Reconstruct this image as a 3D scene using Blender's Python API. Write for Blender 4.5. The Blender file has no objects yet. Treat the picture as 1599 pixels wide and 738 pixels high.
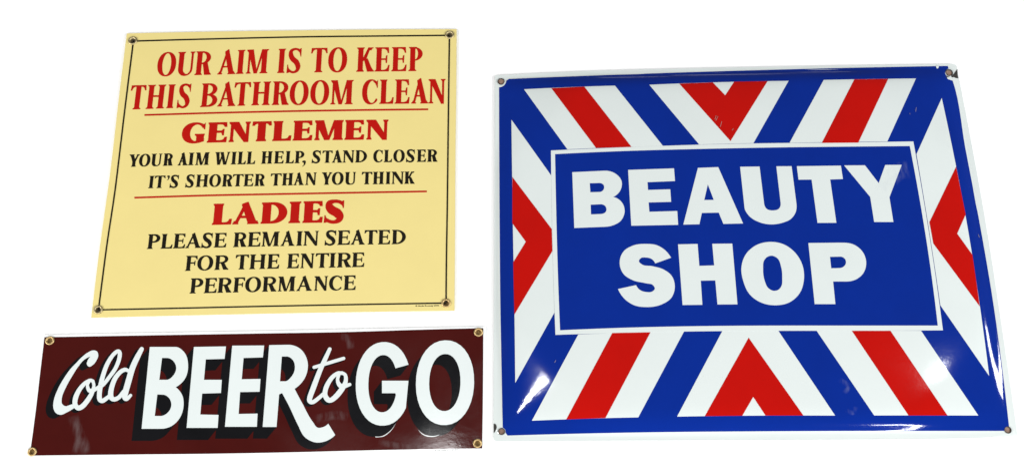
import bpy, math, re, random
import numpy as np
from mathutils import Vector
from mathutils.geometry import delaunay_2d_cdt

random.seed(7)
SC = bpy.context.scene
COL = SC.collection

# ------------------------------------------------------------------ camera
F_PX, CX, CY = 1700.0, 799.5, 369.0            # focal length in photo pixels
TILT = math.radians(20.3)                       # the camera looks at the table a little from below
DIST = 0.944
cam_d = bpy.data.cameras.new('camera'); cam = bpy.data.objects.new('camera', cam_d); COL.objects.link(cam)
CAM = Vector((0, -DIST*math.sin(TILT), DIST*math.cos(TILT)))
cam.location = CAM; cam.rotation_euler = (TILT, 0, 0)
cam_d.sensor_width = 36; cam_d.lens = 36*F_PX/1599; cam_d.clip_start = .01; cam_d.clip_end = 50
SC.camera = cam

# ------------------------------------------------------------------ world, lamps, exposure
w = bpy.data.worlds.new('World'); SC.world = w; w.use_nodes = True
bg = w.node_tree.nodes['Background']; bg.inputs[0].default_value = (.93, .97, 1, 1); bg.inputs[1].default_value = .10
SC.view_settings.view_transform = 'Standard'; SC.view_settings.look = 'None'
SC.view_settings.exposure = 0; SC.view_settings.gamma = 1

def area(name, loc, target, sx, sy, power, col=(1, 1, 1)):
    d = bpy.data.lights.new(name, 'AREA'); d.shape = 'RECTANGLE'; d.size = sx; d.size_y = sy
    d.energy = power; d.color = col
    o = bpy.data.objects.new(name, d); COL.objects.link(o); o.location = loc
    o.rotation_euler = (Vector(target)-Vector(loc)).to_track_quat('-Z', 'Y').to_euler()
    return o
area('softbox_left', (-2.2, -.7, 1.25), (0, 0, 0), 2.0, 1.1, 65, (1, .99, .97))  # softboxes are unseen, added for even light with faint shadows
area('softbox_right', (2.25, -.6, 1.12), (0, 0, 0), 2.2, .34, 66, (.98, .99, 1))  # out of view, narrowed to a strip for the right-edge streak
area('softbox_front', (0, -2.6, 1.1), (0, 0, 0), 2.4, .8, 46, (1, 1, 1))
hl_left = area('highlight_lamp_left', (-.25, .0, 1.78), (-.25, .0, 0), .30, .06, 3.6)  # unseen lamp, placed and turned to lay the streak on a lower-left corner
hl_left.rotation_euler = (0, 0, math.radians(38))
area('highlight_lamp_right', (1.11, .15, 1.62), (0, 0, 0), .08, .045, 1.8)  # added out of view for the small highlight near the lower-right corner
area('highlight_lamp_front', (1.13, -1.26, 1.19), (0, 0, 0), .62, .06, 5.5)  # added out of view for the bright streak along the bottom bend

# ------------------------------------------------------------------ helpers
def at(x, y, h=0.0):
    """the point of the table (or of the height h above it) seen at a pixel of the photograph"""
    d = Vector(((x-CX)/F_PX, -(y-CY)/F_PX, -1))
    c, s = math.cos(TILT), math.sin(TILT)
    d = Vector((d.x, d.y*c - d.z*s, d.y*s + d.z*c))
    t = (h-CAM.z)/d.z
    return (CAM.x+d.x*t, CAM.y+d.y*t)

def path(txt, n=7):
    """'x,y' corner, '~x,y' smooth point, '|x,y' smooth joint of a straight side and a curve -> closed polygon"""
    P, K = [], []
    for tk in txt.split():
        k = ''
        if tk[0] in '~|': k = tk[0]; tk = tk[1:]
        a, b = tk.split(','); P.append((float(a), float(b))); K.append(k)
    P = np.array(P); N = len(P); out = []
    L = lambda a, b: max(1e-6, float(np.hypot(*(b-a))))
    def tangent(i, side):
        p, q, r = P[i-1], P[i], P[(i+1) % N]
        if K[i] == '~':
            l1, l2 = L(p, q), L(q, r)
            t = ((q-p)/l1*l2 + (r-q)/l2*l1)/(l1+l2)
            return t/max(1e-6, np.hypot(*t))
        if K[i] == '|':
            return (q-p)/L(p, q) if side == 'out' else (r-q)/L(q, r)
        return None
    for i in range(N):
        j = (i+1) % N
        a, b = P[i], P[j]; l = L(a, b)
        out.append(tuple(a))
        if K[i] != '~' and K[j] != '~': continue
        ta = tangent(i, 'out'); tb = tangent(j, 'in')
        if ta is None: ta = ((b-a)/l*2 - tb); ta = ta/max(1e-6, np.hypot(*ta))
        if tb is None: tb = ((b-a)/l*2 - ta); tb = tb/max(1e-6, np.hypot(*tb))
        for m in range(1, n):
            t = m/n
            h0 = 2*t**3-3*t*t+1; h1 = t**3-2*t*t+t; h2 = -2*t**3+3*t*t; h3 = t**3-t*t
            out.append(tuple(a*h0 + ta*l*h1 + b*h2 + tb*l*h3))
    return out

def spine_pts(pts, n=8):
    P = np.array([p[:2] for p in pts], float); W = np.array([p[2] for p in pts], float)
    if len(P) == 2: return P, W
    Q, V = [], []
    for i in range(len(P)-1):
        p0 = P[i-1] if i > 0 else 2*P[0]-P[1]
        p3 = P[i+2] if i+2 < len(P) else 2*P[-1]-P[-2]
        for m in range(n):
            t = m/n
            Q.append(.5*((2*P[i]) + (-p0+P[i+1])*t + (2*p0-5*P[i]+4*P[i+1]-p3)*t*t + (-p0+3*P[i]-3*P[i+1]+p3)*t**3))
            V.append(W[i]*(1-t)+W[i+1]*t)
    Q.append(P[-1]); V.append(W[-1])
    return np.array(Q), np.array(V)

def stroke(pts, caps=True):
    """a brush stroke of changing width: returns '+' operations (a ribbon of quads and round caps)"""
    Q, V = spine_pts(pts); ops = []
    T = np.gradient(Q, axis=0); T /= np.maximum(1e-9, np.hypot(T[:, 0], T[:, 1]))[:, None]
    Nn = np.stack([-T[:, 1], T[:, 0]], 1)
    A = Q+Nn*V[:, None]/2; B = Q-Nn*V[:, None]/2
    for s in range(0, len(Q)-1, 4):
        e = min(len(Q)-1, s+4)
        ops.append(('+', [tuple(p) for p in A[s:e+1]] + [tuple(p) for p in B[s:e+1][::-1]]))
    if caps:
        for k in (0, len(Q)-1):
            ops.append(('+', [(Q[k][0]+V[k]/2*math.cos(a), Q[k][1]+V[k]/2*math.sin(a)) for a in np.linspace(0, 2*math.pi, 14, endpoint=False)]))
    return ops

def in_poly(px, py, poly):
    inside = np.zeros(px.shape, bool); n = len(poly)
    for i in range(n):
        x1, y1 = poly[i]; x2, y2 = poly[(i+1) % n]
        if y1 == y2: continue
        c = ((y1 > py) != (y2 > py)) & (px < (x2-x1)*(py-y1)/(y2-y1)+x1)
        inside ^= c
    return inside

def ops_inside(px, py, ops):
    r = np.zeros(px.shape, bool)
    for op in ops:
        if op[0] == 'sweep':
            _, sub, v = op
            for t in np.linspace(0, 1, 26): r |= ops_inside(px-v[0]*t, py-v[1]*t, sub)
        elif op[0] == '+': r |= in_poly(px, py, op[1])
        else: r &= ~in_poly(px, py, op[1])
    return r

def ops_edges(ops):
    """closed polygons and loose segments that bound the shape"""
    polys, segs = [], []
    for op in ops:
        if op[0] == 'sweep':
            _, sub, v = op; v = np.array(v)
            p2, s2 = ops_edges(sub)
            for p in p2:
                polys.append(p); polys.append([(a+v[0], b+v[1]) for a, b in p])
                A = np.array(p); n = len(A)
                for i in range(n):
                    e1 = A[i]-A[i-1]; e2 = A[(i+1) % n]-A[i]
                    c1 = e1[0]*v[1]-e1[1]*v[0]; c2 = e2[0]*v[1]-e2[1]*v[0]
                    if c1*c2 <= 0: segs.append((tuple(A[i]), tuple(A[i]+v)))
        else: polys.append(op[1])
    return polys, segs

def dens(p, step):
    out = []
    for i in range(len(p)):
        a, b = p[i], p[(i+1) % len(p)]; n = max(1, int(math.dist(a, b)/step))
        out += [(a[0]+(b[0]-a[0])*k/n, a[1]+(b[1]-a[1])*k/n) for k in range(n)]
    return out

def map_ops(ops, f):
    out = []
    if f is globals().get('f3'): ops = [(a, dens(p, 7)) for a, p in ops]
    for op in ops:
        if op[0] == 'sweep': raise ValueError
        out.append((op[0], [f(x, y) for x, y in op[1]]))
    return out

FLAT = lambda x, y: 0.0
def sheet(name, ops, mat, parent, surf=FLAT, off=0.0, depth=.0001, grid=None, normals=False):
    """a thin raised layer with side walls; ops are in table millimetres"""
    polys, segs = ops_edges(ops)
    V, E = [], []
    for p in polys:
        b = len(V); n = len(p); V += [Vector(q) for q in p]; E += [(b+i, b+(i+1) % n) for i in range(n)]
    for a, c in segs:
        b = len(V); V += [Vector(a), Vector(c)]; E.append((b, b+1))
    if grid:
        A = np.array([tuple(v) for v in V]); lo, hi = A.min(0), A.max(0)
        gx, gy = np.meshgrid(np.arange(math.floor(lo[0]/grid)*grid, hi[0], grid), np.arange(math.floor(lo[1]/grid)*grid, hi[1], grid))
        gx, gy = gx.ravel()+.013, gy.ravel()+.017
        k = ops_inside(gx, gy, ops); V += [Vector((a, b)) for a, b in zip(gx[k], gy[k])]
    r = delaunay_2d_cdt(V, E, [], 0, 1e-4)
    vs = np.array([tuple(v) for v in r[0]]); fs = np.array([list(f) for f in r[2]])
    c = vs[fs].mean(1); keep = ops_inside(c[:, 0], c[:, 1], ops)
    a_ = vs[fs]; ar = np.abs((a_[:, 1, 0]-a_[:, 0, 0])*(a_[:, 2, 1]-a_[:, 0, 1])-(a_[:, 1, 1]-a_[:, 0, 1])*(a_[:, 2, 0]-a_[:, 0, 0]))
    fs = fs[keep & (ar > 1e-6)]
    used = np.unique(fs); rem = -np.ones(len(vs), int); rem[used] = range(len(used))
    fs = rem[fs]; vs = vs[used]
    # orient upwards
    a_ = vs[fs]; sg = (a_[:, 1, 0]-a_[:, 0, 0])*(a_[:, 2, 1]-a_[:, 0, 1])-(a_[:, 1, 1]-a_[:, 0, 1])*(a_[:, 2, 0]-a_[:, 0, 0])
    fs[sg < 0] = fs[sg < 0][:, ::-1]
    verts = []; nor = []
    for x, y in vs:
        x, y = x/1000, y/1000
        verts.append((x, y, surf(x, y)+off))
        if normals:
            e = 4e-4
            nor.append(Vector((-(surf(x+e, y)-surf(x-e, y))/(2*e), -(surf(x, y+e)-surf(x, y-e))/(2*e), 1)).normalized())
        else: nor.append(Vector((0, 0, 1)))
    faces = [tuple(f) for f in fs.tolist()]
    cnt = {}
    for f in faces:
        for i in range(3):
            k = (f[i], f[(i+1) % 3]); cnt[k] = 1
    bd = [k for k in cnt if (k[1], k[0]) not in cnt]
    nt = len(faces)
    top, low = {}, {}
    for a, b in bd:
        for i in (a, b):
            if i not in low:
                top[i] = len(verts); verts.append(verts[i]); nor.append(Vector((0, 0, 0)))
                low[i] = len(verts); v = verts[i]; verts.append((v[0], v[1], v[2]-depth)); nor.append(Vector((0, 0, 0)))
        faces.append((top[b], top[a], low[a], low[b]))
    # origin of the piece at its own centre
    A = np.array(verts); o0 = Vector(((A[:, 0].min()+A[:, 0].max())/2, (A[:, 1].min()+A[:, 1].max())/2, A[:, 2].min()))
    me = bpy.data.meshes.new(name); me.from_pydata([tuple(Vector(v)-o0) for v in verts], [], faces); me.update()
    me.polygons.foreach_set('use_smooth', [i < nt for i in range(len(faces))])
    me.normals_split_custom_set_from_vertices([tuple(n) for n in nor])
    me.materials.append(mat)
    o = bpy.data.objects.new(name, me); COL.objects.link(o); o.location = o0
    if parent: put(o, parent)
    return o

def put(o, parent):
    o.parent = parent; o.location = Vector(o.location)-parent.location

def thing(name, label, cat, px):
    o = bpy.data.objects.new(name, None); COL.objects.link(o)
    x, y = at(*px); o.location = (x, y, 0); o.empty_display_size = .05
    o['label'] = label; o['category'] = cat
    return o

def lathe(name, prof, n, c, mat, parent, squash=(1, 1)):
    vs, fs = [], []
    for r, z in prof:
        for i in range(n):
            a = 2*math.pi*i/n; vs.append((r*math.cos(a)*squash[0], r*math.sin(a)*squash[1], z))
    m = len(prof)
    for j in range(m-1):
        for i in range(n):
            fs.append((j*n+i, j*n+(i+1) % n, (j+1)*n+(i+1) % n, (j+1)*n+i))
    fs.append(tuple((m-1)*n+i for i in range(n)))
    me = bpy.data.meshes.new(name); me.from_pydata(vs, [], fs); me.update()
    me.polygons.foreach_set('use_smooth', [True]*len(fs)); me.materials.append(mat)
    o = bpy.data.objects.new(name, me); COL.objects.link(o); o.location = c
    put(o, parent); return o

# ------------------------------------------------------------------ materials
def enamel(name, col, rough=.12, mottle=.05, bump=.03, specks=0.0, speck_col=(.1, .08, .06), haze=.04, scale=18, spec=.5):
    m = bpy.data.materials.new(name); m.use_nodes = True; nt = m.node_tree; N = nt.nodes; L = nt.links
    b = N['Principled BSDF']
    b.inputs['IOR'].default_value = 1.5; b.inputs['Specular IOR Level'].default_value = spec
    tc = N.new('ShaderNodeTexCoord'); geo = N.new('ShaderNodeNewGeometry')
    n1 = N.new('ShaderNodeTexNoise'); n1.inputs['Scale'].default_value = scale; n1.inputs['Detail'].default_value = 6
    n1.inputs['Roughness'].default_value = .65
    L.new(geo.outputs['Position'], n1.inputs['Vector'])
    mr = N.new('ShaderNodeMapRange'); mr.inputs[1].default_value = .3; mr.inputs[2].default_value = .7
    mr.inputs[3].default_value = 1-mottle; mr.inputs[4].default_value = 1+mottle
    L.new(n1.outputs['Fac'], mr.inputs[0])
    mul = N.new('ShaderNodeVectorMath'); mul.operation = 'SCALE'; mul.inputs[0].default_value = col
    L.new(mr.outputs[0], mul.inputs['Scale'])
    last = mul.outputs[0]
    if specks:
        v = N.new('ShaderNodeTexVoronoi'); v.inputs['Scale'].default_value = 26; v.inputs['Randomness'].default_value = 1
        L.new(geo.outputs['Position'], v.inputs['Vector'])
        # only a few of the cells carry a speck, each of its own size
        sep = N.new('ShaderNodeSeparateColor'); L.new(v.outputs['Color'], sep.inputs[0])
        sz = N.new('ShaderNodeMapRange'); sz.inputs[1].default_value = 1-specks; sz.inputs[2].default_value = 1
        sz.inputs[3].default_value = 0; sz.inputs[4].default_value = .024; L.new(sep.outputs[0], sz.inputs[0])
        lt = N.new('ShaderNodeMath'); lt.operation = 'LESS_THAN'
        L.new(v.outputs['Distance'], lt.inputs[0]); L.new(sz.outputs[0], lt.inputs[1])
        op = N.new('ShaderNodeMath'); op.operation = 'MULTIPLY'; op.inputs[1].default_value = .45; L.new(lt.outputs[0], op.inputs[0])
        mx = N.new('ShaderNodeMix'); mx.data_type = 'RGBA'; L.new(op.outputs[0], mx.inputs[0])
        L.new(last, mx.inputs[6]); mx.inputs[7].default_value = (*speck_col, 1); last = mx.outputs[2]
    L.new(last, b.inputs['Base Color'])
    n2 = N.new('ShaderNodeTexNoise'); n2.inputs['Scale'].default_value = 9; n2.inputs['Detail'].default_value = 8
    n2.inputs['Distortion'].default_value = 1.2; L.new(geo.outputs['Position'], n2.inputs['Vector'])
    r2 = N.new('ShaderNodeMapRange'); r2.inputs[1].default_value = .42; r2.inputs[2].default_value = .72
    r2.inputs[3].default_value = rough; r2.inputs[4].default_value = rough+haze; L.new(n2.outputs['Fac'], r2.inputs[0])
    L.new(r2.outputs[0], b.inputs['Roughness'])
    n3 = N.new('ShaderNodeTexNoise'); n3.inputs['Scale'].default_value = 260; n3.inputs['Detail'].default_value = 2
    L.new(geo.outputs['Position'], n3.inputs['Vector'])
    bp = N.new('ShaderNodeBump'); bp.inputs['Strength'].default_value = bump; bp.inputs['Distance'].default_value = .001
    L.new(n3.outputs['Fac'], bp.inputs['Height']); L.new(bp.outputs[0], b.inputs['Normal'])
    return m

def plain(name, col, rough=.5, metal=0.0, mottle=.15, scale=400):
    m = bpy.data.materials.new(name); m.use_nodes = True; nt = m.node_tree; b = nt.nodes['Principled BSDF']
    b.inputs['Roughness'].default_value = rough; b.inputs['Metallic'].default_value = metal
    n = nt.nodes.new('ShaderNodeTexNoise'); n.inputs['Scale'].default_value = scale; n.inputs['Detail'].default_value = 4
    g = nt.nodes.new('ShaderNodeNewGeometry'); nt.links.new(g.outputs['Position'], n.inputs['Vector'])
    mr = nt.nodes.new('ShaderNodeMapRange'); mr.inputs[1].default_value = .3; mr.inputs[2].default_value = .7
    mr.inputs[3].default_value = 1-mottle; mr.inputs[4].default_value = 1+mottle; nt.links.new(n.outputs['Fac'], mr.inputs[0])
    s = nt.nodes.new('ShaderNodeVectorMath'); s.operation = 'SCALE'; s.inputs[0].default_value = col
    nt.links.new(mr.outputs[0], s.inputs['Scale']); nt.links.new(s.outputs[0], b.inputs['Base Color'])
    return m

M_TABLE = plain('white_tabletop', (.96, .96, .96), 1, mottle=.004, scale=3)
M_TABLE.node_tree.nodes['Principled BSDF'].inputs['Specular IOR Level'].default_value = 0
M_CREAM = enamel('cream_enamel', (.715, .596, .23), .3, .02, .02, .10, (.20, .15, .05))
M_RED1 = enamel('dark_red_ink', (.40, .006, .003), .3, .06, spec=.22)
M_BLK1 = enamel('black_ink', (.010, .008, .005), .3, .2, spec=.2)
M_MAROON = enamel('maroon_enamel', (.052, .005, .004), .07, .10, .02, .05, (.3, .28, .25), haze=.12, spec=.28)
M_BLK2 = enamel('black_enamel', (.006, .006, .007), .07, .2, .02, haze=.12, spec=.28)
M_WHITE2 = enamel('white_letter_enamel', (.66, .71, .70), .12, .015)
M_EDGE2 = enamel('bare_white_enamel_edge', (.84, .86, .86), .12, .015)
M_WHITE3 = enamel('white_enamel', (.61, .655, .64), .05, .015, .02, .03, (.15, .15, .14))
M_BLUE = enamel('blue_enamel', (.0008, .018, .215), .05, .05, .02, .03, (.3, .32, .4))
M_RED3 = enamel('red_enamel', (.42, .003, .001), .05, .05, .02)
M_BRASS = plain('brass_eyelet', (.52, .37, .17), .4, .8, .08)
M_BRASS_OLD = plain('dull_brass_eyelet', (.44, .36, .19), .42, .75, .1)
M_FLOOR = plain('tarnished_brass', (.30, .20, .08), .6, .4, .3)
M_FLOOR_OLD = plain('tarnished_grey_brass', (.16, .13, .09), .6, .3, .3)
M_RUST = plain('brown_backing', (.24, .15, .11), .8, 0, .3)
M_CHIP = plain('bare_dark_steel', (.03, .028, .025), .6, .2, .5)

# ------------------------------------------------------------------ the white surface under the signs
me = bpy.data.meshes.new('tabletop')
S = 2.6
me.from_pydata([(-S, -S, 0), (S, -S, 0), (S, S, 0), (-S, S, 0), (-S, -S, -.03), (S, -S, -.03), (S, S, -.03), (-S, S, -.03)], [],
               [(0, 1, 2, 3), (7, 6, 5, 4), (0, 4, 5, 1), (1, 5, 6, 2), (2, 6, 7, 3), (3, 7, 4, 0)])
me.materials.append(M_TABLE)
tb = bpy.data.objects.new('tabletop', me); COL.objects.link(tb); tb['kind'] = 'structure'

# ------------------------------------------------------------------ pixel outlines laid on a sign's surface
def on_surface(surf):
    def f(x, y):
        h = .0015
        for _ in range(6):
            X, Y = at(x, y, h); h = surf(X, Y)
        return (X*1000, Y*1000)
    return f

def R(ox, oy, sc, txt, **k): return [(ox+x/sc, oy+y/sc) for x, y in path(txt, **k)]
def circle(cx, cy, r, n=24): return [(cx+r*math.cos(2*math.pi*i/n), cy+r*math.sin(2*math.pi*i/n)) for i in range(n)]

# ================================================================== serif alphabet
def rect(x0, y0, x1, y1): return ('+', [(x0, y0), (x1, y0), (x1, y1), (x0, y1)])
def quadc(a, b, c, n=5): return [tuple((1-t)**2*np.array(a)+2*t*(1-t)*np.array(b)+t*t*np.array(c)) for t in np.linspace(0, 1, n)]
def serif(x0, x1, y, up, st, l=None, r=None):
    """bracketed serif at the end y of a stem x0..x1; up=+1 bottom serif"""
    e, h = st['e'], st['h']; l = e if l is None else l; r = e if r is None else r; k = h+st['br']
    L = quadc((x0-l, y+up*h*.75), (x0, y+up*h), (x0, y+up*k)); Rr = quadc((x1, y+up*k), (x1, y+up*h), (x1+r, y+up*h*.75))
    return ('+', [(x0-l, y)] + L + Rr + [(x1+r, y)])
def vstem(x0, x1, st, bot=True, top=True, y0=0, y1=1, **k):
    o = [rect(x0, y0, x1, y1)]
    if bot: o.append(serif(x0, x1, y0, 1, st, **k))
    if top: o.append(serif(x0, x1, y1, -1, st, **k))
    return o
def ell(cx, cy, rx, ry, n=30, p=2.15):
    P = []
    for i in range(n):
        a = 2*math.pi*i/n; c, s = math.cos(a), math.sin(a)
        P.append((cx+rx*math.copysign(abs(c)**(2/p), c), cy+ry*math.copysign(abs(s)**(2/p), s)))
    return P
def halfbowl(x0, xr, y0, y1, st):
    """outer right-hand bowl from x0 to xr"""
    ry = (y1-y0)/2; rx = min(xr-x0, ry*1.25); cx = xr-rx
    pts = [(x0, y0)] + [(cx+rx*math.sin(a), (y0+y1)/2-ry*math.cos(a)) for a in np.linspace(0, math.pi, 16)] + [(x0, y1)]
    return pts
def bowl(x0, x1, xr, y0, y1, st, s):
    t = st['t']
    return [('+', halfbowl(x0, xr, y0, y1, st)), ('-', halfbowl(x1, xr-s, y0+t, y1-t, st))]
def quad(a, b, wa, wb=None):
    """diagonal from a=(x,y) to b with horizontal widths wa, wb (x is the left side)"""
    wb = wa if wb is None else wb
    return ('+', [a, (a[0]+wa, a[1]), (b[0]+wb, b[1]), b])
def arm(x0, x1, y, up, st, drop):
    """arm of E, F, L, T with its beak; up=+1 lower arm, -1 upper arm"""
    h = st['t']; f = up
    bk = min(.22, (x1-x0)*.55)
    return ('+', [(x0, y), (x1-.02, y)] + [(x1, y+f*drop), (x1-.035-st['bk'], y+f*drop)] + quadc((x1-.035-st['bk'], y+f*drop), (x1-.06-st['bk'], y+f*h), (x1-bk-st['bk'], y+f*h)) + [(x0, y+f*h)])

def glyph(ch, w, st):
    s, t, h, e = st['s'], st['t'], st['h'], st['e']
    if ch == 'I':
        m = w/2; return vstem(m-s/2, m+s/2, st, l=(w-s)/2, r=(w-s)/2)
    if ch == 'H':
        return vstem(e, e+s, st) + vstem(w-e-s, w-e, st) + [rect(e+s*.5, .49, w-e-s*.5, .49+t*1.1)]
    if ch in 'EFL':
        o = vstem(e, e+s, st, bot=True, top=True, r=e*.6)
        x = e+s*.5
        if ch in 'EF':
            o.append(arm(x, w-(.03 if ch == 'E' else 0), 1, -1, st, .24))
            xm = e+s+(w-e-s)*(.68 if ch == 'E' else .70)
            o.append(rect(x, .475, xm-.02, .475+t))
            o.append(('+', [(xm-.05-st['bk'], .475+t/2)] + [(xm-.035-st['bk']*.5, .345), (xm, .345), (xm+.01, .665), (xm-.03-st['bk']*.4, .665)]))
        if ch in 'EL': o.append(arm(x, w, 0, 1, st, .27))
        return o
    if ch == 'T':
        m = w/2; o = vstem(m-s/2, m+s/2, st, top=False)
        o += [arm(m, w, 1, -1, st, .22)] + [(a, [(w-x, y) for x, y in p][::-1]) for a, p in [arm(m, w, 1, -1, st, .22)]]
        return o
    if ch in 'OQ':
        return [('+', ell(w/2, .5, w/2, .52)), ('-', ell(w/2, .5, w/2-s, .52-t*.9, p=2))]
    if ch in 'CG':
        o = [('+', ell(w*.56, .5, w*.56, .52)), ('-', ell(w*.64, .5, w*.64-s*1.0, .52-t*.95, p=2)),
             ('-', [(w*.80, .25), (w*1.4, .12), (w*1.4, .80), (w*.80, .72)]), ('-', [(w*.985, -.1), (w*1.5, -.1), (w*1.5, 1.1), (w*.985, 1.1)])]
        o.append(('+', [(w*.70, .955), (w*.93, .93), (w*.99, 1.0), (w*.99, .66), (w*.95, .66)] + quadc((w*.95, .66), (w*.86, .87), (w*.70, .91))))
        if ch == 'G':
            o += vstem(w*.965-s*.92, w*.965, st, bot=False, y0=.06, y1=.45, l=st['e']*1.6, r=.03)
            o.append(('+', [(w*.5, -.02), (w*.8, .01), (w*.965, .08), (w*1.0, .1), (w*.9, .2), (w*.6, .1)]))
        return o
    if ch == 'D':
        return bowl(e, e+s, w, 0, 1, st, s) + vstem(e, e+s, st, l=e, r=0)
    if ch == 'B':
        a = bowl(e, e+s, w-.035, .5-t*.3, 1, st, s*.92); b = bowl(e, e+s, w, 0, .5+t*.7, st, s)
        return [a[0], b[0], a[1], b[1]] + vstem(e, e+s, st, r=0)
    if ch == 'P':
        return bowl(e, e+s, w, .42, 1, st, s*.92) + vstem(e, e+s, st, r=e)
    if ch == 'R':
        k = w-.055
        o = bowl(e, e+s, k, .45, 1, st, s*.88) + vstem(e, e+s, st, r=e*.8)
        o.append(quad((w-s*1.25-.02, 0), (e+s+(k-e-s)*.10, .52), s*1.2, s*.98))
        o.append(('+', [(w-s*.9, 0), (w, 0), (w, h*.8)] + quadc((w, h*.8), (w-.03, h), (w-.09, h+.10)) + [(w-s*.9, h+.1)]))
        return o
    if ch == 'A':
        ax = w*.5; r0 = w-e-s*1.08; tl = st['tl']
        o = [quad((e, 0), (ax-tl*.75, .95), tl, tl)]
        o.append(('+', [(r0, 0), (r0+s*1.08, 0), (ax+s*.22, 1.0), (ax+s*.16, 1.05), (ax+s*.02, 1.045), (ax-s*.60, .955), (ax-s*.56, .87)]))
        o += [serif(e, e+tl, 0, 1, st, r=e*.9), serif(r0, r0+s*1.08, 0, 1, st, l=e*.8)]
        o.append(rect(w*.24, .285, w*.66, .285+t))
        pass
        return o
    if ch == 'N':
        tl = st['tl']*.9; k = e+tl*.2
        o = vstem(k, k+tl, st, bot=True, top=False, r=e*.9) + vstem(w-e-tl, w-e, st, bot=False, top=True, y0=.0, l=e)
        o.append(('+', [(0, 1), (0, 1-h*.8), (k, 1-h-.06), (w-e-s*.55, -.02), (w-e, -.02), (w-e, .12), (k+s*.98, 1)]))
        return o
    if ch == 'M':
        tl = st['tl']*.9; m = w*.47; k = e*.9+.02
        o = vstem(k, k+tl, st, bot=True, top=False) + vstem(w-e-s, w-e, st, bot=True, top=False)
        o.append(('+', [(w-e-s, 1), (w, 1), (w, 1-h*.8)] + quadc((w, 1-h*.8), (w-e, 1-h), (w-e, 1-h-st['br'])) + [(w-e-s, .8)]))
        o.append(('+', [(0, 1), (0, 1-h*.8), (k, 1-h-.08), (m-s*.42, 0), (m+s*.25, 0), (k+s*.95, 1)]))
        o.append(('+', [(m-s*.1, 0), (m+s*.22, 0), (w-e-s+tl*1.0, 1), (w-e-s-tl*.2, 1)]))
        return o
    if ch == 'U':
        sl = s; tr = t*1.25; x0 = e; x1 = w-e
        outer = path(f'{x0},1 |{x0},.36 ~{x0+.035},.13 ~{x0+.17},.0 ~{(x0+x1)/2},-.02 ~{x1-.13},.03 ~{x1-.025},.16 |{x1},.38 {x1},1')
        a, b = x0+sl, x1-tr
        inner = path(f'{a},1.2 |{a},.33 ~{a+.03},.15 ~{(a+b)/2+.02},.06 ~{b-.035},.15 |{b},.36 {b},1.2')
        return [('+', outer), ('-', inner), serif(x0, a, 1, -1, st), serif(b, x1, 1, -1, st)]
    if ch == 'Y':
        m = w*.5; o = vstem(m-s/2, m+s/2, st, top=False, y1=.42)
        tl = t*1.3
        o.append(('+', [(e, 1), (e+s*1.05, 1), (m+s*.5, .40), (m-s*.5, .40)])); o.append(('+', [(w-e-tl, 1), (w-e, 1), (m+s*.5, .42), (m+s*.5-tl*1.4, .42)]))
        o += [serif(e, e+s*1.05, 1, -1, st), serif(w-e-tl, w-e, 1, -1, st)]
        return o
    if ch == 'V' or ch == 'W':
        tl = t*1.25; o = []
        if ch == 'W':
            a, b = w*.30, w*.70; m = w*.46
            o.append(quad((a-s*.5, -.01), (e, 1), s*.8, s*1.0)); o.append(quad((a-s*.1, -.01), (m, .92), tl, tl))
            o.append(quad((b-s*.5, -.01), (m-s*.55, 1), s*.8, s*1.0)); o.append(quad((b-s*.05, -.01), (w-e-tl, 1), tl, tl))
            o += [serif(e, e+s, 1, -1, st), serif(w-e-tl, w-e, 1, -1, st)]
        return o
    if ch == 'K':
        tl = t*1.4
        o = vstem(e, e+s, st, r=e*.8)
        o.append(('+', [(e+s*.9, .42), (e+s*.9, .53), (w-.16-tl, 1), (w-.16, 1), (e+s+.12, .50)]))
        o.append(quad((w-s*1.2-.03, 0), (e+s+.02, .545), s*1.2, s*.78))
        o.append(serif(w-.2, w-.12, 1, -1, st, l=e*.7, r=.07))
        o.append(('+', [(w-s*.9, 0), (w, 0), (w, h*.8)] + quadc((w, h*.8), (w-.03, h), (w-.09, h+.10)) + [(w-s*.9, h+.1)]))
        return o
    if ch == 'S':
        k = s*1.02; q = t*1.35
        sp = [(w*.87, .86, q), (w*.70, .95, q), (w*.47, .975, q*1.05), (w*.24, .90, k*.65), (w*.20+k*.08, .74, k*.9), (w*.36, .58, k*1.0), (w*.62, .44, k*1.02),
              (w*.80-k*.12, .27, k*.95), (w*.76-k*.1, .11, k*.65), (w*.52, .025, q*1.05), (w*.30, .045, q), (w*.10, .14, q)]
        o = stroke(sp, caps=False)
        o.append(('+', [(w*.80, .97), (w*.90, 1.01), (w*.94, 1.01), (w*.94, .66), (w*.89, .66)] + quadc((w*.89, .66), (w*.84, .86), (w*.70, .93))))
        o.append(('+', [(w*.02, .34), (w*.07, .34)] + quadc((w*.07, .34), (w*.12, .12), (w*.32, .06)) + [(w*.2, .02), (w*.06, -.01), (w*.0, -.01)]))
        return o
    if ch in ",'":
        return [('+', path(f'~{w*.5},1 ~{w},.82 ~{w*.95},.5 ~{w*.3},.04 {w*.15},0 {w*.12},.06 ~{w*.5},.4 ~{w*.45},.6 ~{w*.05},.78'))]
    raise KeyError(ch)

HEAD = dict(s=.2, t=.066, h=.05, e=.055, br=.07, bk=.02, tl=.088)
BODY = dict(s=.25, t=.09, h=.055, e=.068, br=.07, bk=.035, tl=.115)
HEAVY = dict(s=.385, t=.115, h=.09, e=.05, br=.07, bk=.09, tl=.165)

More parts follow.
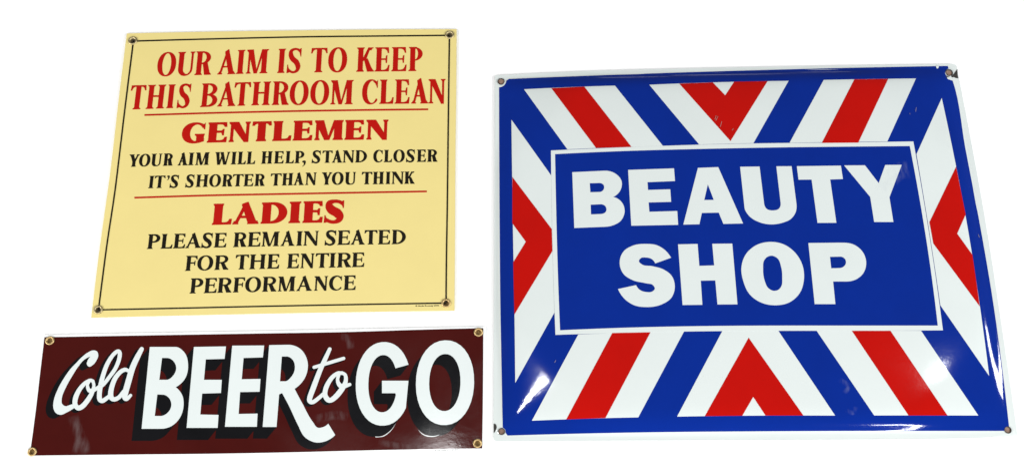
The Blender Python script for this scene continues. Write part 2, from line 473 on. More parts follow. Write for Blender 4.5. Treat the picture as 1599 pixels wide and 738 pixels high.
# ================================================================== sign 1: cream bathroom sign
Z1 = .0016
S1 = lambda x, y: Z1
f1 = on_surface(S1)
sign1 = thing('enamel_sign', 'cream square sign with red and black lettering asking to keep the bathroom clean', 'sign', (430, 490))
holes1 = [(207.3, 64.0), (702.1, 54.8), (153.4, 483.3), (696.6, 472.9)]
out1 = path('198,52.5 ~330,49.6 ~460,47.8 ~590,46.4 713,45.8 ~712.6,120 ~711,260 ~710.4,380 709.6,484.5 ~600,485.9 ~460,488.2 ~300,491.6 142.5,495.5 ~156,385 ~172,270 ~186,150')
plate = [('+', out1)] + [('-', circle(x, y, 5)) for x, y in holes1]
sheet('sign_plate', map_ops(plate, f1), M_CREAM, sign1, S1, 0, .0011)

def band(name, pts, wd, mat, parent, f, surf, off, grid=None, normals=False):
    ops = stroke([(x, y, wd) for x, y in pts], caps=False)
    return sheet(name, map_ops(ops, f), mat, parent, surf, off, .0001, grid, normals)
LV = .00012
band('border_line', [(207, 64.6), (300, 62.0), (460, 58.2), (580, 56.8), (702, 55.6)], 2.35, M_BLK1, sign1, f1, S1, LV)
band('border_line', [(153.5, 483.4), (280, 480.8), (400, 478.1), (550, 475.2), (697, 472.8)], 2.35, M_BLK1, sign1, f1, S1, LV)
band('border_line', [(208.2, 65.6), (193.9, 180), (180, 295), (167, 382), (153.9, 482.4)], 2.35, M_BLK1, sign1, f1, S1, LV*1.6)
band('border_line', [(701.8, 56.6), (700.2, 180), (698.5, 320), (697.2, 400), (696.5, 471.8)], 2.35, M_BLK1, sign1, f1, S1, LV*1.6)
band('rule_line', [(225.6, 179.8), (340, 176.4), (460, 173.7), (570, 172.0), (668.6, 170.9)], 2.7, M_RED1, sign1, f1, S1, LV)
band('rule_line', [(210, 308.6), (330, 305.0), (450, 302.7), (560, 300.7), (666.4, 298.8)], 2.7, M_RED1, sign1, f1, S1, LV)

def poly_at(P, x):
    xs = [p[0] for p in P]; ys = [p[1] for p in P]
    if x < xs[0]: return ys[0]+(x-xs[0])*(ys[1]-ys[0])/(xs[1]-xs[0])
    if x > xs[-1]: return ys[-1]+(x-xs[-1])*(ys[-1]-ys[-2])/(xs[-1]-xs[-2])
    return float(np.interp(x, xs, ys))
def up_at(x):
    # direction of the sign's upright at photo column x
    d = .1286+(.0136-.1286)*(x-180)/(700-180)
    return d
def text_line(text, spans, top, base, st, mat, mid_of_zoom=None):
    k = 0
    for ch in text:
        if ch == ' ': continue
        xl, xr = spans[k]; k += 1
        xm = (xl+xr)/2
        def pos(x, gy):
            yt, yb = poly_at(top, x), poly_at(base, x); ym = (yt+yb)/2; H = yb-yt
            dy = (gy-.5)*H
            return (x+up_at(x)*dy, ym-dy)
        H = poly_at(base, xm)-poly_at(top, xm)
        if ch in ",'":
            g = glyph(ch, 1, st); gh = 1.0
            y0, y1 = (-.28, .22) if ch == ',' else (.60, 1.0)
            ops = [(a, [pos(xl+(xr-xl)*x, y0+(y1-y0)*y) for x, y in p]) for a, p in g]
        else:
            wd = (xr-xl)/H*math.cos(math.radians(0))*.955      # foreshortening of the height on the tilted plane
            g = glyph(ch, wd, st)
            ops = [(a, [pos(xl+(xr-xl)*x/wd, y) for x, y in p]) for a, p in g]
        sheet('letter', map_ops(ops, f1), mat, sign1, S1, LV, .0001)
def Zx(ox, sc, *v):
    return [(ox+v[i]/sc, ox+v[i+1]/sc) for i in range(0, len(v), 2)]
K = 4.919
top = [(291, 81.2), (403, 77.4), (499, 75.2), (649, 73.7)]; base = [(317, 117.4), (403, 115), (499, 113.2), (649, 111.3)]
text_line('OUR AIM IS TO KEEP', Zx(190, K, 275, 418, 427, 558, 567, 693, 743, 880, 886, 943, 958, 1125, 1201, 1256, 1272, 1384) +
          Zx(450, K, 173, 300, 308, 453, 526, 662, 667, 780, 795, 911, 926, 1032), top, base, HEAD, M_RED1)
top = [(217, 133.3), (270, 132.1), (410, 127.8), (533, 125.4), (600, 124.6), (690, 123.7)]
base = [(212, 171.1), (265, 169.2), (405, 164.5), (533, 163.2), (603, 162.4), (680, 161.7)]
text_line('THIS BATHROOM CLEAN', Zx(190, K, 64, 184, 194, 333, 352, 405, 431, 533, 611, 738, 742, 880, 862, 990, 1003, 1142, 1159, 1288) +
          Zx(450, K, 12, 157, 170, 315, 326, 499, 568, 688, 703, 812, 820, 934, 947, 1078, 1077, 1208), top, base, HEAD, M_RED1)
top = [(305, 191.8), (409, 189.6), (512, 187.8), (600, 187.0)]; base = [(305, 223.6), (407, 220.8), (512, 218.9), (600, 218)]
text_line('GENTLEMEN', Zx(180, K, 512, 690, 710, 862, 872, 1036, 1049, 1199, 1211, 1356) +
          Zx(440, K, 88, 238, 252, 472, 485, 635, 648, 817), top, base, HEAVY, M_RED1)
top = [(212, 241.1), (262, 239.6), (317, 238), (418, 236.4), (564, 234.6), (673, 233.5)]
base = [(209, 260.4), (262, 258.8), (316, 257.7), (393, 256.3), (416, 255.7), (510, 254.3), (562, 253.7), (675, 252.7)]
text_line('YOUR AIM WILL HELP, STAND CLOSER', Zx(180, K, 105, 185, 183, 270, 276, 357, 370, 445, 483, 560, 563, 604, 617, 722, 764, 881, 890, 932, 941, 1005, 1011, 1077, 1123, 1207, 1221, 1295) +
          Zx(440, K, 29, 95, 101, 172, 158, 187, 232, 302, 311, 390, 387, 467, 468, 557, 565, 655, 703, 775, 785, 848, 857, 945, 955, 1025, 1038, 1108, 1117, 1197), top, base, BODY, M_BLK1)
top = [(237, 274.6), (316, 272.6), (405, 271.6), (485, 269.5), (547, 268.7), (642, 267.9)]
base = [(235, 293.9), (315, 291.9), (405, 290.5), (482, 288.8), (570, 287.8), (640, 287)]
text_line("IT'S SHORTER THAN YOU THINK", Zx(180, K, 258, 297, 300, 383, 392, 415, 421, 489, 541, 609, 621, 714, 722, 812, 822, 902, 901, 984, 988, 1062, 1071, 1150, 1192, 1277) +
          Zx(440, K, 3, 87, 92, 172, 181, 266, 306, 386, 385, 475, 484, 569, 613, 695, 700, 785, 799, 834, 843, 937, 942, 1022), top, base, BODY, M_BLK1)
top = [(343, 317.9), (418, 315.9), (458, 314.8), (490, 313.8), (520, 313.4)]; base = [(346, 350.8), (415, 349.2), (460, 348.2), (488, 347.8), (520, 347.3)]
text_line('LADIES', Zx(210, K, 602, 752, 759, 958, 974, 1174, 1188, 1277) + Zx(460, K, 65, 219, 228, 387), top, base, HEAVY, M_RED1)
top = [(240, 365.5), (345, 363.6), (423, 361.6), (485, 360.6), (537, 359.6), (620, 358.7)]
base = [(238, 388.4), (343, 386.2), (420, 384.4), (480, 383.3), (537, 382.1), (615, 381.1)]
text_line('PLEASE REMAIN SEATED', Zx(210, K, 101, 196, 206, 295, 302, 392, 395, 515, 517, 603, 613, 708, 762, 863, 872, 970, 978, 1112, 1125, 1232, 1245, 1290) +
          Zx(460, K, 68, 184, 233, 323, 331, 427, 433, 541, 536, 636, 642, 735, 747, 855), top, base, BODY, M_BLK1)
top = [(300, 399.2), (345, 398.6), (378, 397.4), (445, 396.2), (485, 395.5), (503, 395.1), (560, 394.1)]
base = [(295, 422.6), (345, 421), (400, 419.9), (445, 418.9), (503, 417.9), (560, 416.7)]
text_line('FOR THE ENTIRE', Zx(210, K, 393, 482, 483, 605, 617, 725, 775, 878, 885, 1008, 1021, 1114, 1174, 1265) +
          Zx(460, K, 45, 151, 160, 264, 265, 318, 328, 436, 442, 537), top, base, BODY, M_BLK1)
top = [(303, 434.3), (370, 433.0), (410, 431.9), (460, 431.2), (500, 431.0), (545, 429.8)]
base = [(300, 457.9), (370, 456.2), (410, 455.2), (475, 453.9), (545, 452.6)]
text_line('PERFORMANCE', [(297.1, 317.1), (319.1, 338.9), (340.1, 362.3), (364.5, 382.3), (382.9, 407.7), (410, 432.2), (434.2, 461.2), (463.3, 487.7)] +
          Zx(460, K, 150, 255, 265, 363, 377, 471), top, base, BODY, M_BLK1)

def small_print(text, x0, x1, yb, h, mat, parent, surf, f):
    c = bpy.data.curves.new('maker_mark', 'FONT'); c.body = text; c.size = 1; c.resolution_u = 1; c.offset = .025
    o = bpy.data.objects.new('maker_mark_source', c); COL.objects.link(o)
    dg = bpy.context.evaluated_depsgraph_get(); me = bpy.data.meshes.new_from_object(o.evaluated_get(dg))
    bpy.data.objects.remove(o); bpy.data.curves.remove(c)
    xs = [v.co.x for v in me.vertices]; a, b = min(xs), max(xs)
    for v in me.vertices:
        x = x0+(x1-x0)*(v.co.x-a)/(b-a); y = yb[0]+(yb[1]-yb[0])*(x-x0)/(x1-x0) - v.co.y/.73*h
        X, Y = f(x, y); v.co = (X/1000, Y/1000, surf(X/1000, Y/1000)+LV)
    me.name = 'maker_mark'; me.materials.append(mat)
    o = bpy.data.objects.new('maker_mark', me); COL.objects.link(o)
    o.location = (0, 0, 0); put(o, parent); return o
small_print('© Ande Rooney 2006', 648.5, 686, (478.3, 477.6), 2.2, M_BLK1, sign1, S1, f1)

def eyelet(cx, cy, r, parent, f, z, mat, back=M_RUST, backname='eyelet_hole'):
    X, Y = f(cx, cy); e = f(cx+r, cy); rr = abs(e[0]-X)/1000
    c = Vector((X/1000, Y/1000, z))
    prof = [(rr*1.0, -.0002), (rr*1.0, .0003), (rr*.93, .0008), (rr*.80, .00105), (rr*.66, .0009), (rr*.56, .0003), (rr*.52, -.0006), (rr*.50, -.0013)]
    o = lathe('eyelet', prof, 36, c, mat, parent)
    d = lathe(backname, [(rr*.50, 0), (rr*.25, .00012)], 24, Vector(), back, parent); d.parent = o; d.location = (0, 0, -.0012)
    # the ring is open in the middle: drop its cap
    me = o.data; import bmesh
    bm = bmesh.new(); bm.from_mesh(me); bm.faces.ensure_lookup_table()
    bmesh.ops.delete(bm, geom=[max(bm.faces, key=lambda q: len(q.verts))], context='FACES'); bm.to_mesh(me); bm.free()
    return o
for i, (x, y) in enumerate(holes1):
    eyelet(x, y, 7.3, sign1, f1, Z1, M_BRASS if i == 3 else M_BRASS_OLD, M_FLOOR if i == 3 else M_FLOOR_OLD)

# ================================================================== sign 2: maroon beer sign
Z2 = .0016
S2 = lambda x, y: Z2
f2 = on_surface(S2)
sign2 = thing('enamel_sign', 'long maroon sign with white lettering and black drop shade selling cold beer', 'sign', (400, 708))
holes2 = [(77.9, 531.3), (747.2, 518.2), (50.4, 704.6), (745.6, 691.4)]
plate = [('+', path('66.5,522.5 ~200,519.8 ~400,516.4 ~600,512.4 759,509.6 ~758.6,600 757.5,704 ~600,706.4 ~400,710.6 ~200,713.2 41.5,715.5 ~50,650 ~59,575'))] + [('-', circle(x, y, 4.6)) for x, y in holes2]
sheet('sign_plate', map_ops(plate, f2), M_EDGE2, sign2, S2, 0, .0011)
field = [('+', path('69.5,526 ~200,523.7 ~400,520.3 ~550,517.7 ~660,514.2 754.6,511.9 ~754.2,600 752.9,699.3 ~600,701.7 ~460,705.2 ~330,707.6 ~200,708.8 46.4,710.6 ~56,640 ~63,580'))] + [('-', circle(x, y, 4.6)) for x, y in holes2]
sheet('maroon_field', map_ops(field, f2), M_MAROON, sign2, S2, LV, .0001)

A_ = (200, 510, 3.515); B_ = (350, 510, 3.515); C_ = (460, 510, 3.515); D_ = (600, 505, 3.435)
wl = {}
wl['B'] = [('+', R(*A_, '120,110 |262,110 ~308,138 ~330,212 ~312,285 262,330 ~298,375 ~305,432 ~280,505 ~235,545 |180,558 75,558')),
           ('-', R(*A_, '187,170 |215,170 ~250,188 ~265,225 ~250,265 |212,290 172,290')), ('-', R(*A_, '161,370 |192,371 ~226,390 ~238,430 ~216,472 |180,488 147,488'))]
wl['E'] = [('+', R(*A_, '362,110 538,107 530,175 427,178 417,290 515,290 510,362 407,365 397,480 497,482 492,553 322,553'))]
wl['E2'] = [('+', R(*B_, '45,103 220,102 213,167 107,170 97,287 200,285 195,355 88,357 80,477 184,475 180,547 5,547'))]
R_stem = [('+', R(*B_, '248,100 |350,98 ~415,118 ~458,190 ~448,270 385,340 340,362 318,362 302,370 288,548 212,548')), ('-', R(*B_, '317,162 |345,162 ~378,182 ~389,222 ~368,275 |335,298 307,298'))]
R_leg = [('+', R(*B_, '385,335 ~430,420 ~488,522 ~514,552 ~543,549 572,530 610,592 ~560,625 ~505,633 ~448,608 ~402,530 ~360,440 316,358'))]
wl['R'] = [R_stem[0], R_leg[0], R_stem[1]]
def arc(src, cx, cy, rx, ry, a0, a1, n=36, lean=.02, p=2.12):
    out = []
    for a in np.radians(np.linspace(a0, a1, n)):
        c, s_ = math.cos(a), math.sin(a)
        x = rx*math.copysign(abs(c)**(2/p), c); y = -ry*math.copysign(abs(s_)**(2/p), s_)
        out.append((src[0]+(cx+x-y*lean)/src[2], src[1]+(cy+y)/src[2]))
    return out
wl['G'] = [('+', arc(C_, 487, 312, 151, 229, 26, 326) + R(*C_, '625,295 480,295 480,363 553,363') + arc(C_, 484, 311, 79, 157, -22, -329))]
wl['O'] = [('+', arc(D_, 326, 316, 156, 227, 0, 355)), ('-', arc(D_, 325, 315, 84, 153, 0, 355))]
a_ = (65, 530, 5.677); b_ = (110, 535, 6.708); c_ = (470, 530, 6.709)
cv = lambda src, txt: ' '.join(('~' if t[0] == '~' else '')+'%.3f,%.3f' % (src[0]+float(t.strip('~').split(',')[0])/src[2], src[1]+float(t.split(',')[1])/src[2]) for t in txt.split())
Ctxt = cv(b_, '~195,248 ~238,228 ~275,180 ~293,125 ~278,88 ~242,78 ~185,100 ~120,150 ~60,212') + ' ' + cv(a_, '~255,262 ~200,340 ~142,445 ~108,545 ~106,605 ~130,650 ~168,664 ~225,642 292,602 300,562 ~252,577 ~212,588 ~182,565 ~180,520 ~212,430 ~268,328') + ' ' + cv(b_, '~85,245 ~140,180 212,140 ~182,185 ~173,220')
wl['c'] = [('+', path(Ctxt, n=5))]
def brush(src, pts, **k): return [(x, y) if False else (a, [(src[0]+x/src[2], src[1]+y/src[2]) for x, y in p]) for a, p in stroke(pts, **k)]
wl['o'] = brush(b_, [(236, 398, 34), (205, 392, 36), (150, 425, 40), (95, 490, 46), (57, 570, 52), (50, 640, 50), (82, 680, 52), (130, 660, 52), (185, 595, 50), (228, 520, 44), (247, 450, 32), (238, 400, 32)]) + \
          brush(b_, [(200, 398, 30), (180, 440, 32), (195, 495, 40), (232, 497, 44), (270, 480, 36), (305, 455, 34)])
wl['l'] = brush(b_, [(285, 475, 34), (345, 435, 38), (410, 355, 38), (470, 270, 40), (508, 180, 42), (518, 105, 42), (492, 88, 38), (440, 135, 40), (385, 225, 44), (343, 340, 46), (318, 440, 50), (305, 530, 50), (308, 588, 50), (335, 606, 46), (375, 583, 42), (412, 553, 38)])
wl['d'] = brush(b_, [(608, 292, 34), (572, 280, 42), (520, 308, 44), (465, 380, 48), (430, 480, 52), (425, 560, 56), (458, 590, 46), (510, 568, 42), (562, 505, 40)]) + \
          brush(b_, [(748, 64, 44), (702, 150, 56), (652, 260, 60), (610, 400, 62), (577, 520, 62), (570, 572, 50), (592, 586, 40), (632, 548, 32)])
wl['t'] = brush(c_, [(302, 98, 38), (255, 200, 46), (200, 320, 50), (135, 490, 56), (92, 610, 54), (98, 648, 46), (130, 650, 42), (180, 615, 40), (238, 565, 38)]) + \
          brush(c_, [(138, 288, 34), (300, 240, 36), (448, 195, 34)])
wl['o2'] = brush(c_, [(430, 350, 36), (385, 352, 40), (322, 400, 44), (268, 490, 50), (252, 570, 50), (277, 622, 54), (315, 632, 50), (372, 588, 56), (430, 515, 56), (468, 440, 44), (465, 372, 36), (430, 346, 34)]) + \
           brush(c_, [(398, 362, 34), (384, 420, 34), (402, 470, 46), (440, 488, 50), (512, 468, 34)])

def sweep_ops(shape, vec):
    o = []
    P = map_ops(shape, f2)
    c0 = shape[0][1][0]; p0 = f2(*c0); p1 = f2(c0[0]+vec[0], c0[1]+vec[1])
    return ('sweep', P, (p1[0]-p0[0], p1[1]-p0[1]))
shade = [sweep_ops(wl['c'], (-11.5, 5.8)), sweep_ops(wl['o'], (-5.5, 3.6)), sweep_ops(wl['l'], (-7, 4.0)), sweep_ops(wl['d'], (-7, 4.0)), sweep_ops(wl['t'], (-5, 3.6)), sweep_ops(wl['o2'], (-5, 3.6)),
         sweep_ops(wl['B'], (-15.2, 17.8)), sweep_ops(wl['E'], (-14.8, 17.8)), sweep_ops(wl['E2'], (-14.8, 17.6)), sweep_ops(R_stem, (-14.8, 17.2)), sweep_ops(R_leg, (-9, 10.5)),
         sweep_ops(wl['G'], (-12.5, 16.8)), sweep_ops(wl['O'], (-13.5, 17.0))]
sheet('letter_shade', shade, M_BLK2, sign2, S2, LV*2, .0001)
for k in ('c', 'o', 'l', 'd', 'B', 'E', 'E2', 'R', 't', 'o2', 'G', 'O'):
    off = LV*3 if k not in ('o', 'd', 'o2') else LV*3.5
    sheet('letter', map_ops(wl[k], f2), M_WHITE2, sign2, S2, off, .0001)
for txt, src in (('182,566 ~215,593 ~250,601 ~275,600 298,593 ~275,604 ~250,606 ~212,597', D_), ('443,600 ~480,598 ~512,580 555,528 ~518,580 ~485,601 ~465,604 445,605', C_)):
    sheet('misprint_sliver', map_ops([('+', R(*src, txt))], f2), M_WHITE2, sign2, S2, LV*2.5, .0001)
small_print('© 1990 ANDE ROONEY INC', 678.5, 716, (703.3, 702.4), 1.9, M_BLK1, sign2, S2, f2)
for x, y in holes2: eyelet(x, y, 7.2, sign2, f2, Z2+.0001, M_BRASS, M_FLOOR)

# ================================================================== sign 3: big blue beauty shop sign, domed, with a flat rim
corn = [(771.2, 117.5), (1493, 100), (1589, 682), (770, 687.8)]
src = [at(*c) for c in corn]; W3, H3 = math.dist(src[0], src[1])*.5+math.dist(src[2], src[3])*.5, math.dist(src[0], src[3])*.5+math.dist(src[1], src[2])*.5
dst = [(0, 1), (1, 1), (1, 0), (0, 0)]
A = []
for (x, y), (u, v) in zip(src, dst):
    A.append([x, y, 1, 0, 0, 0, -u*x, -u*y]); A.append([0, 0, 0, x, y, 1, -v*x, -v*y])
h8 = np.linalg.solve(np.array(A), np.array([c for d in dst for c in d]))
def uv3(x, y):
    d = h8[6]*x+h8[7]*y+1
    return (h8[0]*x+h8[1]*y+h8[2])/d, (h8[3]*x+h8[4]*y+h8[5])/d
def prof(d):
    x = max(0.0, d-.0035)
    return 1-math.exp(-(x/.008)**1.5)
def S3(x, y):
    u, v = uv3(x, y); u = min(1, max(0, u)); v = min(1, max(0, v))
    a = prof(min(u, 1-u)*W3)*prof(min(v, 1-v)*H3)
    U, V = 2*u-1, 2*v-1
    # the pressed corners slope down towards their holes
    du, dv = min(u, 1-u)*W3, min(v, 1-v)*H3
    s_, t_ = (du+dv)/1.4142, (du-dv)/1.4142
    q_ = (.072-s_)/.005; cone = .062*.005*(math.log1p(math.exp(q_)) if q_ < 30 else q_)
    cone *= 1+700*t_*t_/(1+t_*t_/.0006)
    return .0016 + a*(.0058-cone) + .0040*(1-U**4)*(1-V**4)
f3 = on_surface(S3)
G = dict(grid=3.0, normals=True)
sign3 = thing('enamel_sign', 'large blue white and red striped sign with bold white beauty shop lettering', 'sign', (1180, 690))
holes3 = [(782.4, 127.6), (1482, 113.8), (783.2, 673), (1573.7, 670.6)]
out3 = path('773,118.2 ~900,112 ~1050,107.5 ~1200,104.5 ~1350,102 1488,100.2 1493.5,103 ~1518.5,232 ~1543,370 ~1560,480 ~1574,575 1589,679 1584,682.2 ~1450,684.5 ~1250,686 ~1050,686.8 ~900,687.5 775,688 770.5,684 ~771,560 ~771.8,400 ~772.2,250')
plate = [('+', out3)] + [('-', circle(x, y, 5.2)) for x, y in holes3]
sheet('sign_plate', map_ops(plate, f3), M_WHITE3, sign3, S3, 0, .0011, grid=2.2, normals=True)
blue = path('794.6,123.5 ~1000,115.6 ~1110,112 ~1220,108.9 ~1370,105.3 1480,103.3 1481,107.5 |1487,124.5 ~1507.5,232 ~1530,350 ~1550.5,470 ~1563,560 1576.3,672 ~1460,672 ~1360,672 ~1200,672.6 ~1000,674.4 792.5,679.3 785,668 ~783,570 ~781.2,470 ~780,330 779.3,136.7 ~786,134.5 790,129.5 790.5,126.5')
sheet('blue_field', map_ops([('+', blue)] + [('-', circle(holes3[i][0], holes3[i][1], 6.2 if i != 3 else 5.3)) for i in range(4)], f3), M_BLUE, sign3, S3, LV, .0001, **G)
white = {
 'a': '818.3,139.8 ~890,136.4 960.2,134.1 1035.3,228.2 986,229.6 930.7,231.3 886,233.3',
 'b': '1013.9,132.7 ~1120,128.8 1231.3,126.6 1176.4,223.7 1134,224.6 1091.8,225.8',
 'c': '1286.2,125.2 ~1360,123.8 1430.1,122.9 1385.4,221.1 1309,221.8 1232.9,223.1',
 'd': '798.6,187.2 860.6,274 ~862.5,380 865.7,487.6 804.6,597.2 ~803.2,480 ~800.8,350 ~799.5,260',
 'e': '1470.4,153.4 ~1488,236 ~1509,345 ~1530,478 1544.4,586.2 1468.3,476.3 ~1450,355 1431,241',
 'f': '903,521.8 830.6,656.1 ~913,653 996.6,650.9 1068.2,516.8 985,518.6',
 'g': '1127.9,516.4 1057.2,649.7 ~1180,648.2 1303.9,648.1 1215.3,516.1',
 'h': '1275.2,516.1 1365,647.9 ~1445,647.8 1527.5,648 1438,515.9 1360,515.9'}
red = {
 'a': '861,138.2 912.4,135.7 986,229.6 930.7,231.3',
 'b': '1060.7,131.1 1113.1,129.2 1132.4,149.3 1146.3,128 1198.5,127.2 1140.6,220.5',
 'c': '1333.9,124.4 1386.8,123.6 1340,223.1 1283.1,223.5',
 'd': '800,276.4 861.6,357.7 862.6,391.9 821.6,460 803.2,490.9 ~802.2,450 801.3,409.5 821,377.4 800,348.6 ~800,315',
 'e': '1492.8,260.5 ~1500,297 1507.7,335 1494.5,364.8 1518.2,397.7 ~1524,438 1529.6,478 1457.2,380.1 1451.1,346.9',
 'f': '956.1,519.5 1015.7,518.4 945.4,651.9 884.2,654.1',
 'g': '1168.9,526.9 1254.4,648.1 1195.2,648.1 1176.1,619.1 1159,648.4 1100.5,649',
 'h': '1330,516.1 1390.3,516.1 1479.3,648 1418.5,648'}
for k in white: sheet('white_stripe', map_ops([('+', path(white[k]))], f3), M_WHITE3, sign3, S3, LV*2, .0001, **G)
for k in red: sheet('red_stripe', map_ops([('+', path(red[k]))], f3), M_RED3, sign3, S3, LV*3, .0001, **G)
frame = path('860.3,235.2 ~980,230.0 ~1090,226.2 ~1176,224.2 ~1300,222.8 1426,221.1 ~1439,294 ~1454,386 1472.2,515.3 ~1340,516 ~1215,516.1 ~1068,517.2 ~970,519.4 867.3,522.4 ~864,430 ~861.6,330')
inner = path('866.7,240.8 ~980,235.8 ~1100,232.6 ~1220,230.3 ~1320,229.2 1420.5,228.2 ~1436,312 ~1450.5,402 1464.2,508 ~1340,508 ~1160,508.2 ~1095,508.8 ~980,511.2 874.5,515.3 ~871.2,430 ~868.6,335')
sheet('panel_frame', map_ops([('+', frame), ('-', inner)], f3), M_WHITE3, sign3, S3, LV*2.6, .0001, **G)
sheet('blue_panel', map_ops([('+', inner)], f3), M_BLUE, sign3, S3, LV*2.3, .0001, **G)
q = 5.675
L3 = [
 [('+', R(880, 240, q, '77,165 |360,152 ~455,175 ~514,245 ~503,325 440,383 ~515,430 ~541,510 ~510,590 ~430,637 |350,648 95,658')),
  ('-', R(880, 240, q, '232,262 |318,260 ~355,278 ~355,318 |318,340 237,342')), ('-', R(880, 240, q, '240,452 |328,448 ~374,470 ~376,512 |328,535 243,538'))],
 [('+', R(880, 240, q, '572,145 978,131 987,243 743,253 748,322 945,316 953,427 753,432 760,515 1007,508 1015,630 600,638'))],
 [('+', R(1040, 240, q, '282,127 462,120 682,618 508,622 467,522 317,525 295,625 153,628')), ('-', R(1040, 240, q, '370,272 423,410 338,411'))],
 [('+', R(1040, 240, q, '656,117 828,115 |868,440 ~890,488 ~945,503 ~1003,484 |1015,435 977,113 1112,112 |1153,430 ~1150,512 ~1111,573 ~1030,612 ~940,626 ~830,608 ~735,550 |695,478'))],
 [('+', R(1220, 240, q, '137,112 527,107 545,225 432,229 487,612 320,613 268,230 152,231'))],
 [('+', R(1220, 240, q, '556,105 740,104 862,262 920,101 1066,100 957,387 992,605 822,605 787,383'))],
 [('+', R(950, 360, q, '555,240 ~500,172 ~430,130 ~335,118 ~220,132 ~130,190 ~100,290 ~130,378 ~220,440 ~330,465 ~398,485 ~411,515 ~390,538 ~335,543 ~275,522 245,482 85,517 ~140,600 ~230,660 ~340,676 ~465,655 ~560,590 ~588,490 ~560,400 ~490,345 ~390,315 ~295,298 ~270,270 ~285,245 ~335,238 ~385,252 415,290'))],
 [('+', R(950, 360, q, '617,122 790,118 805,312 937,308 920,117 1097,115 1143,652 966,653 947,440 818,443 832,656 657,658'))],
 [('+', R(1110, 360, q, '~530,100 ~640,120 ~750,200 ~812,310 ~824,430 ~788,550 ~700,632 ~580,660 ~450,638 ~345,565 ~288,450 ~270,330 ~303,220 ~400,130')),
  ('-', R(1110, 360, q, '~538,222 ~590,245 ~622,320 ~632,420 ~625,490 ~600,522 ~560,533 ~508,508 ~475,440 ~462,340 ~472,262 ~500,232'))],
 [('+', R(1210, 360, q, '296,110 |590,107 ~700,125 ~783,198 ~808,290 ~780,380 ~710,435 |630,450 515,450 535,650 352,650')), ('-', R(1210, 360, q, '487,232 |578,230 ~620,250 ~628,290 ~604,322 |560,332 498,333'))]]
for g in L3: sheet('letter', map_ops(g, f3), M_WHITE3, sign3, S3, LV*3, .0001, **G)
# chips in the enamel
for txt in ('1487.4,117.2 1489.5,115.8 1494.9,108 1495.2,116 1496.3,122.8 1492.5,122.2 1489.2,120.8 1486.6,121.2 1485.2,119.5', '770.6,660.8 ~773.5,661.5 ~775.5,665 ~774,671 771.2,675.5', '1476.3,119.8 1479.5,119.3 1482.5,120.8 1482,122 1478.5,121.6'):
    sheet('enamel_chip', map_ops([('+', path(txt))], f3), M_CHIP, sign3, S3, LV*2.2, .0001)
for txt in ('1461.3,103.2 1465.8,103.2 1465.2,106.6 1463.5,107.6 1462,106.2', '1478.6,120.9 1481.6,121.2 1483.6,118.6 1486,121 1487.5,126.2 1483.2,125 1479.6,123.6'):
    sheet('enamel_chip', map_ops([('+', path(txt))], f3), M_WHITE3, sign3, S3, LV*2.6, .0001)
for x, y in holes3:
    X, Y = f3(x, y); e_ = f3(x+5.6, y); rr = abs(e_[0]-X)/1000; z = S3(X/1000, Y/1000)
    lathe('screw_hole', [(rr, .00025), (rr*.97, .0005), (rr*.86, .0002), (rr*.84, -.0008), (rr*.8, -.0009), (rr*.4, -.0009)], 28, Vector((X/1000, Y/1000, z)), M_CHIP, sign3)
    o = lathe('hole_backing', [(rr*.82, 0), (rr*.3, .0001)], 20, Vector((X/1000, Y/1000, z-.0005)), M_RUST, sign3)

M_SCR = plain('pale_scratch', (.30, .26, .24), .5, 0, .2)
def scratch(pts, wd, parent, f, surf, lv=5):
    sheet('scratch', map_ops(stroke([(x, y, wd) for x, y in pts], caps=False), f), M_SCR, parent, surf, LV*lv, .00005)
for pts in ([(1118, 181), (1116, 187)], [(1121, 182), (1117.5, 189)], [(1127, 190), (1124.5, 199)], [(1145, 201), (1143, 204)],
            [(1430.5, 168), (1429.5, 175)], [(1420, 177), (1421, 179)], [(868, 562), (866, 566)], [(1527, 366), (1529, 371)]):
    scratch(pts, .45, sign3, f3, S3)

def smudge_mat(name, col, amount, scale):
    m = bpy.data.materials.new(name); m.use_nodes = True; nt = m.node_tree; b = nt.nodes['Principled BSDF']
    b.inputs['Base Color'].default_value = (*col, 1); b.inputs['Roughness'].default_value = .35
    g = nt.nodes.new('ShaderNodeTexCoord'); mp = nt.nodes.new('ShaderNodeMapping'); mp.inputs['Scale'].default_value = (3.2, 1, 1); mp.inputs['Rotation'].default_value = (0, 0, .35)
    nt.links.new(g.outputs['Object'], mp.inputs[0])
    n = nt.nodes.new('ShaderNodeTexNoise'); n.inputs['Scale'].default_value = scale; n.inputs['Detail'].default_value = 5
    nt.links.new(mp.outputs[0], n.inputs['Vector'])
    at_ = nt.nodes.new('ShaderNodeAttribute'); at_.attribute_name = 'fade'
    r = nt.nodes.new('ShaderNodeMapRange'); r.inputs[1].default_value = .38; r.inputs[2].default_value = .75; r.inputs[3].default_value = 0; r.inputs[4].default_value = amount
    nt.links.new(n.outputs['Fac'], r.inputs[0])
    k = nt.nodes.new('ShaderNodeMath'); k.operation = 'MULTIPLY'; nt.links.new(r.outputs[0], k.inputs[0]); nt.links.new(at_.outputs['Fac'], k.inputs[1])
    nt.links.new(k.outputs[0], b.inputs['Alpha']); return m
M_SM = smudge_mat('dried_polish_and_sheen', (.45, .40, .40), .17, 60)  # pale residue, and the painted sheen along the maroon sign's bottom
M_SMB = smudge_mat('dried_polish_blue', (.5, .55, .65), .15, 90)
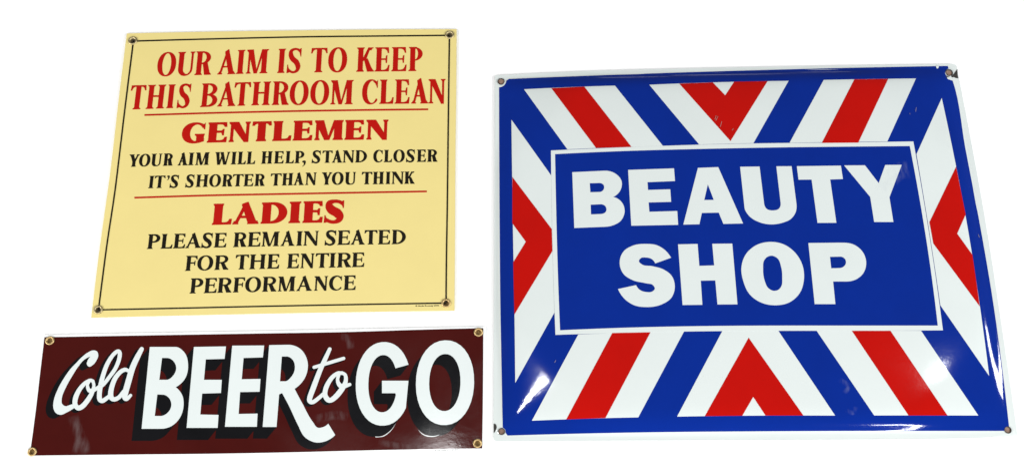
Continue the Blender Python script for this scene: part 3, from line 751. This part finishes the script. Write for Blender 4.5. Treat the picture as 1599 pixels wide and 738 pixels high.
def smudge_and_sheen(pts, wd, mat, parent, f, surf, lv):
    Q, V = spine_pts([(x, y, wd) for x, y in pts], 6); T = np.gradient(Q, axis=0); T /= np.hypot(T[:, 0], T[:, 1])[:, None]
    vs, fs, fa = [], [], []; m = 7
    for i, (q, t) in enumerate(zip(Q, T)):
        for k in range(m):
            u = k/(m-1)*2-1; x, y = q[0]-t[1]*u*V[i]/2, q[1]+t[0]*u*V[i]/2
            X, Y = f(x, y); vs.append((X/1000, Y/1000, surf(X/1000, Y/1000)+LV*lv)); e = i/(len(Q)-1)*2-1
            fa.append(max(0, 1-u*u)*max(0, 1-e**4))
    o0 = Vector(vs[len(vs)//2])
    for i in range(len(Q)-1):
        for k in range(m-1): fs.append((i*m+k, (i+1)*m+k, (i+1)*m+k+1, i*m+k+1))
    me = bpy.data.meshes.new('smudge_and_sheen'); me.from_pydata([tuple(Vector(v)-o0) for v in vs], [], fs)
    a = me.attributes.new('fade', 'FLOAT', 'POINT'); a.data.foreach_set('value', fa); me.materials.append(mat)
    me.polygons.foreach_set('use_smooth', [True]*len(fs))
    o = bpy.data.objects.new('smudge_and_sheen', me); COL.objects.link(o); o.location = o0; put(o, parent)
smudge_and_sheen([(114, 648), (120, 668), (130, 690), (134, 709)], 20, M_SM, sign2, f2, S2, 4)
smudge_and_sheen([(124, 660), (122, 685), (117, 708)], 12, M_SM, sign2, f2, S2, 4.5)
smudge_and_sheen([(490, 655), (520, 648), (545, 650)], 16, M_SM, sign2, f2, S2, 4)
smudge_and_sheen([(590, 690), (640, 697), (700, 693)], 12, M_SM, sign2, f2, S2, 4)  # painted sheen: a pale strip where the bottom edge catches the light
smudge_and_sheen([(530, 524), (545, 530), (548, 545)], 14, M_SM, sign2, f2, S2, 4)
smudge_and_sheen([(1310, 592), (1324, 602), (1318, 614)], 9, M_SMB, sign3, f3, S3, 6)
smudge_and_sheen([(1320, 640), (1332, 644), (1336, 634)], 8, M_SMB, sign3, f3, S3, 6)
smudge_and_sheen([(1205, 664), (1230, 663)], 4, M_SMB, sign3, f3, S3, 6)
smudge_and_sheen([(920, 545), (924, 556)], 9, M_SMB, sign3, f3, S3, 6)
smudge_and_sheen([(1312, 560), (1322, 580)], 8, M_SMB, sign3, f3, S3, 6)
smudge_and_sheen([(1375, 300), (1400, 270), (1420, 265)], 30, M_SMB, sign3, f3, S3, 6)
